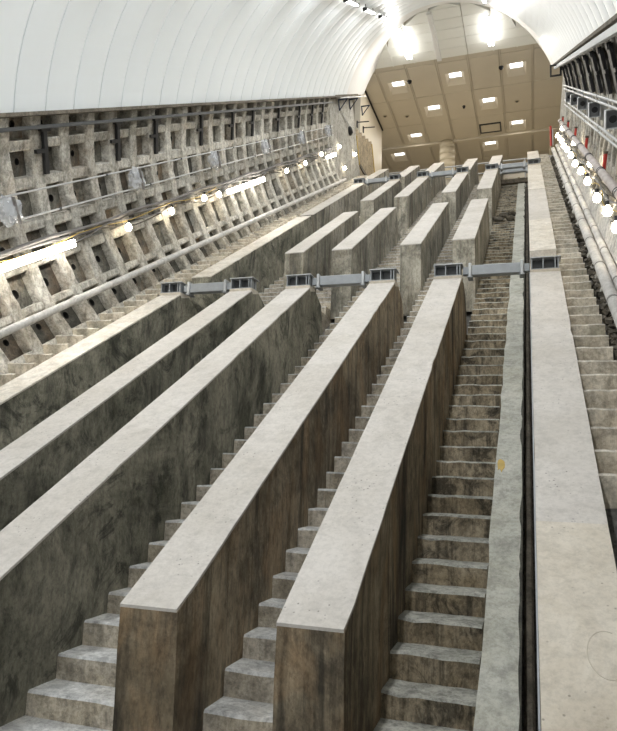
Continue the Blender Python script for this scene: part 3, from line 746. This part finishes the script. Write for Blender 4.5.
def wall_tube(sa, sb, d, lab):
    x, n = on_arc(-1, 4.36, d)
    e = thing('batten_light', lab, 'tube light', inc(x, (sa + sb) / 2, n), 'tube lights on the left lining')
    h = (sb - sa) / 2
    q = MB(); q.box(-.06, .0, -h, h, -.05, .05); link('housing', q.mesh('housing', M_fix, .006), e)
    for z in (-.035, .035):
        q = MB(); q.tube([(.03, -h + .04, z), (.03, h - .04, z)], .028, 8); link('tube', q.mesh('tube', M_walltube, smooth=True), e)
    ld = bpy.data.lights.new('tube', 'AREA'); ld.shape = 'RECTANGLE'; ld.size = .1; ld.size_y = h * 2; ld.energy = 18; ld.color = (1, .95, .86)
    lo = bpy.data.objects.new('tube_glow', ld); C.objects.link(lo); lo.parent = e; lo.location = (.075, 0, 0); lo.rotation_euler = (0, math.radians(-90), 0)
wall_tube(6.9, 9.9, -7.1, 'long bright tube light on the left lining, lowest of three')
wall_tube(16.5, 19.3, -7.9, 'bright tube light halfway up the left lining')
wall_tube(26.3, 27.7, -8.2, 'bright tube light at the top end of the left lining')
RB = [9.3, 10.45, 11.95, 13.9, 15.6, 17.4, 19.2, 21.0, 22.6, 24.2, 25.8, 27.4]
for k, s in enumerate(RB):
    x, n = on_arc(1, 4.22, -12.0 + .25 * math.sin(k * 2.2))
    bulb(x, s, n, '%s glowing bare bulb up along the right cable board' % ORD[k], 'bulbs along the right lining', .068, 5.0)
for k, (s, d) in enumerate(((14.8, -8.6), (20.0, -8.4), (26.5, -8.2))):
    x, n = on_arc(1, 4.30, d); bulb(x, s, n, '%s glowing bulb tucked above the right pipe clamps' % ORD[k], 'bulbs above the right pipe', .07, 5.0)

# ------------------------------------------------------------------ services on the left lining
def pipe(name, lab, cat, pts, r, mat, collars=(), cmat=None, cr=1.18, cl=.05, seg=12):
    e = thing(name, lab, cat, INC)
    q = MB(); q.tube(pts, r, seg); link('tube', q.mesh('tube', mat, smooth=False), e)
    for o in e.children:
        for p in o.data.polygons: p.use_smooth = len(p.vertices) == 4
    a, b = Vector(pts[0]), Vector(pts[-1])
    if collars:
        for s in collars:
            k = (s - a.y) / (b.y - a.y); c = a.lerp(b, k); d = (b - a).normalized()
            q = MB(); q.tube([c - d * cl / 2, c + d * cl / 2], r * cr, seg); link('collar', q.mesh('collar', cmat or M_cable), e)
    return e
pipe('water_pipe', 'long pale pipe along the foot of the left lining', 'pipe', [(-7.15, 4.0, -2.24), (-7.04, 27.6, -2.58)], .062, M_pipe, [6.2 + 3.0 * k for k in range(7)], M_pipe, 1.15, .12)
pipe('cable_rail', 'upper thin pale rail along the left lining', 'rail', [(-7.26, 6, -.51), (-7.26, 27.4, -.47)], .015, M_rail, [8.1 + 3 * k for k in range(6)], M_steel_d, 1.5, .06, 8)
pipe('cable_rail', 'lower thin pale rail along the left lining', 'rail', [(-7.28, 8.65, -.87), (-7.28, 27.4, -.80)], .015, M_rail, [9.6 + 3 * k for k in range(6)], M_steel_d, 1.5, .06, 8)
x, n = on_arc(-1, 4.36, 17.9)
q = MB(); q.box(x - .03, x + .03, 4, 27.6, n - .03, n + .03)
tag(link('bracket_rail', q.mesh('bracket_rail', M_steel_d, .006), None, INC), 'dark steel rail above the black hangers on the left lining', 'rail')
x, n = on_arc(1, 4.28, 19.0)
q = MB(); q.box(x - .05, x + .03, 5, 26.8, n - .05, n + .045)
tag(link('bracket_rail', q.mesh('bracket_rail', M_steel, .006), None, INC), 'grey steel rail above the black hangers on the right lining', 'rail')

def hanger(side, s, k, wide=.10):
    sd = 'left' if side < 0 else 'right'
    e = thing('hanger_bar', '%s black hanger bar up along the %s lining' % (ORD[k], sd), 'bracket', AX @ basis(side, math.radians(12.9), 4.44, s), 'black hanger bars on the %s lining' % sd)
    sg = 1 if side < 0 else -1
    q = MB(); q.box(-.37, .37, -wide / 2, wide / 2, -.03, .03); link('bar', q.mesh('bar', M_black, .005), e)
    q = MB(); q.box(-.03, .03, -wide / 2 - .2, -wide / 2, -.02, .03); link('arm', q.mesh('arm', M_black), e)
    q = MB(); q.box(min(.30 * -sg, .40 * -sg), max(.30 * -sg, .40 * -sg), -.12, .12, -.02, .05); link('foot', q.mesh('foot', M_black), e)
for k, s in enumerate((7.9, 9.75, 11.95, 13.45, 15.7, 17.65, 19.15, 21.4, 23.6, 25.2, 26.6)): hanger(-1, s, k)
for k, s in enumerate((7.6, 9.0, 10.4, 11.8, 13.2, 14.7, 16.4, 18.4, 20.4, 22.4, 24.2, 26.0)): hanger(1, s, k, .34)

def wrap(s, n, k, side=-1):
    e = thing('wrapped_box', '%s plastic-wrapped box up along the left lining rails' % ORD[k], 'box', inc(-7.24, s, n), 'plastic-wrapped boxes on the left rails')
    q = MB(); q.box(-.05, .05, -.11, .11, -.15, .15); link('box', q.mesh('box', M_box, .01), e)
    bm = bmesh.new(); bmesh.ops.create_icosphere(bm, subdivisions=3, radius=1.0)
    for v in bm.verts:
        v.co = Vector((v.co.x * .12, v.co.y * .20, v.co.z * .20)) * (1 + .6 * noise.noise(v.co * 2.3 + Vector((k * 5, 0, 0))))
    me = bpy.data.meshes.new('film'); bm.to_mesh(me); bm.free(); me.materials.append(M_film); link('film', me, e)
    q = MB(); q.box(.10, .14, -.015, .015, -.2, .2); link('strap', q.mesh('strap', M_cable), e)
M_film, nt, b = new_mat('clear_film')
b.inputs['Base Color'].default_value = (.62, .64, .66, 1); b.inputs['Roughness'].default_value = .2; b.inputs['Alpha'].default_value = .42
for k, (s, n) in enumerate(((8.4, -.72), (12.05, -.70), (15.8, -.68), (19.45, -.65), (23.0, -.63), (26.5, -.6))): wrap(s, n, k)

def cable(name, lab, side, r, d0, s0, s1, rad, mat, sag=.5, step=.35, seed=1, cat='cable'):
    rg = random.Random(seed); pts = []; n = int((s1 - s0) / step)
    for k in range(n + 1):
        s = s0 + (s1 - s0) * k / n
        x, nn_ = on_arc(side, r + rg.uniform(-.03, .02), d0 + sag * math.sin(s * 2.1 + seed) + rg.uniform(-.25, .25) * sag)
        pts.append((x, s, nn_))
    q = MB(); q.tube(pts, rad, 6); tag(link(name, q.mesh(name, mat, smooth=True), None, INC), lab, cat)
cable('cable', 'thick grey cable above the lights on the left lining', -1, 4.40, -4.6, 5.5, 27.6, .035, M_cable, .25, seed=1)
cable('cable', 'second thick grey cable just above the bulbs on the left lining', -1, 4.42, -5.4, 5.5, 27.6, .03, M_cable, .4, seed=2)
cable('cable', 'thin dark drooping wire among the left lining bulbs', -1, 4.38, -6.3, 9.8, 27.6, .014, M_cable, .9, seed=3)
cable('cable', 'thin brown tangled wire below the left lining cables', -1, 4.40, -7.1, 9.8, 27.6, .014, M_trim, .9, seed=4)
cable('cable', 'thin yellow wire along the left lining cables', -1, 4.36, -5.9, 5.5, 16.0, .008, M_yellow, .5, seed=5)

# ------------------------------------------------------------------ services on the right lining
pipe('water_pipe', 'large pale pipe along the right side steps', 'pipe', [(.89, 5, -2.40), (.90, 27.3, -2.27)], .068, M_pipe, [6.4 + 1.6 * k for k in range(13)], M_cable, 1.07, .05, 14)
pipe('water_pipe', 'thinner pale pipe behind the large right pipe', 'pipe', [(1.005, 5, -2.37), (1.03, 27.3, -2.16)], .052, M_pipe, [7.1 + 1.6 * k for k in range(13)], M_cable, 1.08, .05, 12)
pipe('water_pipe', 'dusty pinkish pipe with black clamps above the right bulbs', 'pipe', [(1.12, 5, -1.50), (1.11, 26.8, -1.30)], .062, M_pipe_pk, [v for k in range(9) for v in (7.4 + 2.3 * k, 7.55 + 2.3 * k)], M_black, 1.12, .05, 14)
e = thing('cable_board', 'sloping grey board below the right string of bulbs', 'board', INC)
for k in range(9):
    a, b2 = 5.2 + 2.45 * k, 5.2 + 2.45 * k + 2.43
    q = MB(); q.add([(1.06, a, -2.28), (1.06, b2, -2.28), (1.13, b2, -1.98), (1.13, a, -1.98), (1.10, a, -2.29), (1.10, b2, -2.29), (1.17, b2, -1.99), (1.17, a, -1.99)],
                    [(0, 1, 2, 3), (7, 6, 5, 4), (0, 4, 5, 1), (1, 5, 6, 2), (2, 6, 7, 3), (3, 7, 4, 0)])
    link('board', q.mesh('board', M_board), e)
for k in range(9):
    q = MB(); q.box(1.12, 1.36, 5.4 + 2.6 * k, 5.46 + 2.6 * k, -2.0, -1.97); link('bracket', q.mesh('bracket', M_steel_d), e)
cable('cable', 'brown cable bundle behind the right bulbs', 1, 4.32, -9.8, 5.5, 27.2, .03, M_trim, .5, seed=11)
cable('cable', 'dark cable beside the right bulbs', 1, 4.30, -10.6, 5.5, 27.2, .025, M_cable, .5, seed=12)
cable('cable', 'thin yellow wire tangled among the right bulbs', 1, 4.26, -11.2, 5.5, 20.0, .008, M_yellow, .9, seed=13)
for lab, xx, na, nb in (('topmost pale conduit on the right lining', 1.14, -.36, -.13), ('second pale conduit from the top on the right lining', 1.15, -.445, -.23),
                        ('third pale conduit from the top on the right lining', 1.17, -.86, -.57), ('lowest pale conduit on the right lining', 1.17, -.94, -.70)):
    pipe('conduit', lab, 'conduit', [(xx, 5, na - (nb - na) * .38), (xx - .02, 24.2, nb)], .02, M_rail, [7 + 3 * k for k in range(6)], M_steel, 1.4, .06, 8)
for k, s in enumerate((8.6, 11.35, 14.3, 17.3, 20.0, 22.4)):
    e = thing('speaker_box', '%s open grey box up between the right conduits' % ORD[k], 'box', inc(1.2, s, -.62 + .014 * (s - 11)), 'grey boxes between the right conduits')
    q = MB()
    for a in ((-.11, .10, -.10, .10, .12, .135), (-.11, .10, -.10, .10, -.135, -.12), (.085, .10, -.10, .10, -.12, .12), (-.11, .085, .085, .10, -.12, .12), (-.11, -.098, -.10, .085, -.12, .12)): q.box(*a)
    link('case', q.mesh('case', M_box), e)
    q = MB(); q.tube([(-.005, -.06, 0), (-.005, .0, 0), (-.005, .07, 0)], [.055, .045, .03], 12); link('cone', q.mesh('cone', M_black), e)
    q = MB(); q.box(.08, .2, -.02, .02, -.2, .2); link('mount', q.mesh('mount', M_steel_l), e)
for k, s in enumerate((8.7, 12.55, 16.4, 20.03, 23.6, 27.0)):
    e = thing('red_hanger_rod', '%s red rod up along the right pipe' % ORD[k], 'rod', inc(1.2, s, -1.5), 'red rods on the right pipe')
    q = MB(); q.tube([(0, 0, 0), (.03, 0, .30)], .03, 8); link('rod', q.mesh('rod', M_red), e)
    q = MB(); q.tube([(.028, 0, .29), (.032, 0, .33)], .04, 8); link('nut', q.mesh('nut', M_trim), e)
e = thing('red_standpipe', 'tall red post with pale strip at the top of the right side steps', 'post', lev(1.05, 34.2, -3.0))
q = MB(); q.tube([(0, .1, -.8), (0, .1, .35)], .07, 8); tag(link('sleeve', q.mesh('sleeve', M_brownpanel), e), 'orange brown sleeve')
q = MB(); q.tube([(0, .1, .35), (0, .1, 1.35)], .05, 8); link('post', q.mesh('post', M_red), e)
q = MB(); q.box(.06, .10, .08, .12, .4, 1.2); link('strip', q.mesh('strip', M_rail), e)
e = thing('steel_bracket', 'black rectangular bracket frame at the top end of the right lining', 'bracket', inc(.9, 24.5, .33))
q = MB()
for nm, a in (('bar', (-.17, .18, -.03, .03, .13, .18)), ('bar', (-.17, .18, -.03, .03, -.18, -.12)), ('bar', (-.17, -.12, -.03, .03, -.12, .13)), ('bar', (.12, .18, -.03, .03, -.12, .13))):
    q = MB(); q.box(*a); link(nm, q.mesh(nm, M_black), e)

# ------------------------------------------------------------------ railing at the top, second low beams
def make_railing():
    e = thing('railing', 'thin pale pipe railing across the top of the stairs', 'railing', T(0, 30.9, ZC))
    for z in (13.75, 14.25):
        q = MB(); q.tube([(-6.9, 0, z), (1.2, 0, z)], .035, 8); link('rail', q.mesh('rail', M_steel_l), e)
    for k in range(8):
        q = MB(); q.tube([(-6.7 + 1.1 * k, 0, 12.9), (-6.7 + 1.1 * k, 0, 14.25)], .03, 8); link('post', q.mesh('post', M_steel_l), e)
make_railing()
e = thing('lower_beam', 'low grey steel beam behind the far right cross beam', 'beam', lev(-.53, 29.4, -3.1))
q = MB(); q.box(-.54, .54, -.08, .08, -.1, .1); link('beam', q.mesh('beam', M_steel, .008), e)
for sgn in (-1, 1):
    q = MB(); q.box(sgn * .5 - .03, sgn * .5 + .03, -.1, .1, -.14, .14); link('end_plate', q.mesh('end_plate', M_steel_l), e)
e = thing('timber_beam', 'rusty brown baulk at the head of the dirty steps', 'beam', lev(-.55, 30.3, -3.65))
q = MB(); q.box(-.55, .55, -.1, .1, -.1, .08); link('baulk', q.mesh('baulk', M_trim, .01), e)
for x in (-.3, .2):
    q = MB(); q.box(x - .05, x + .05, -.12, .12, .08, .12); link('packer', q.mesh('packer', M_brownpanel), e)
bpy.context.view_layer.update()
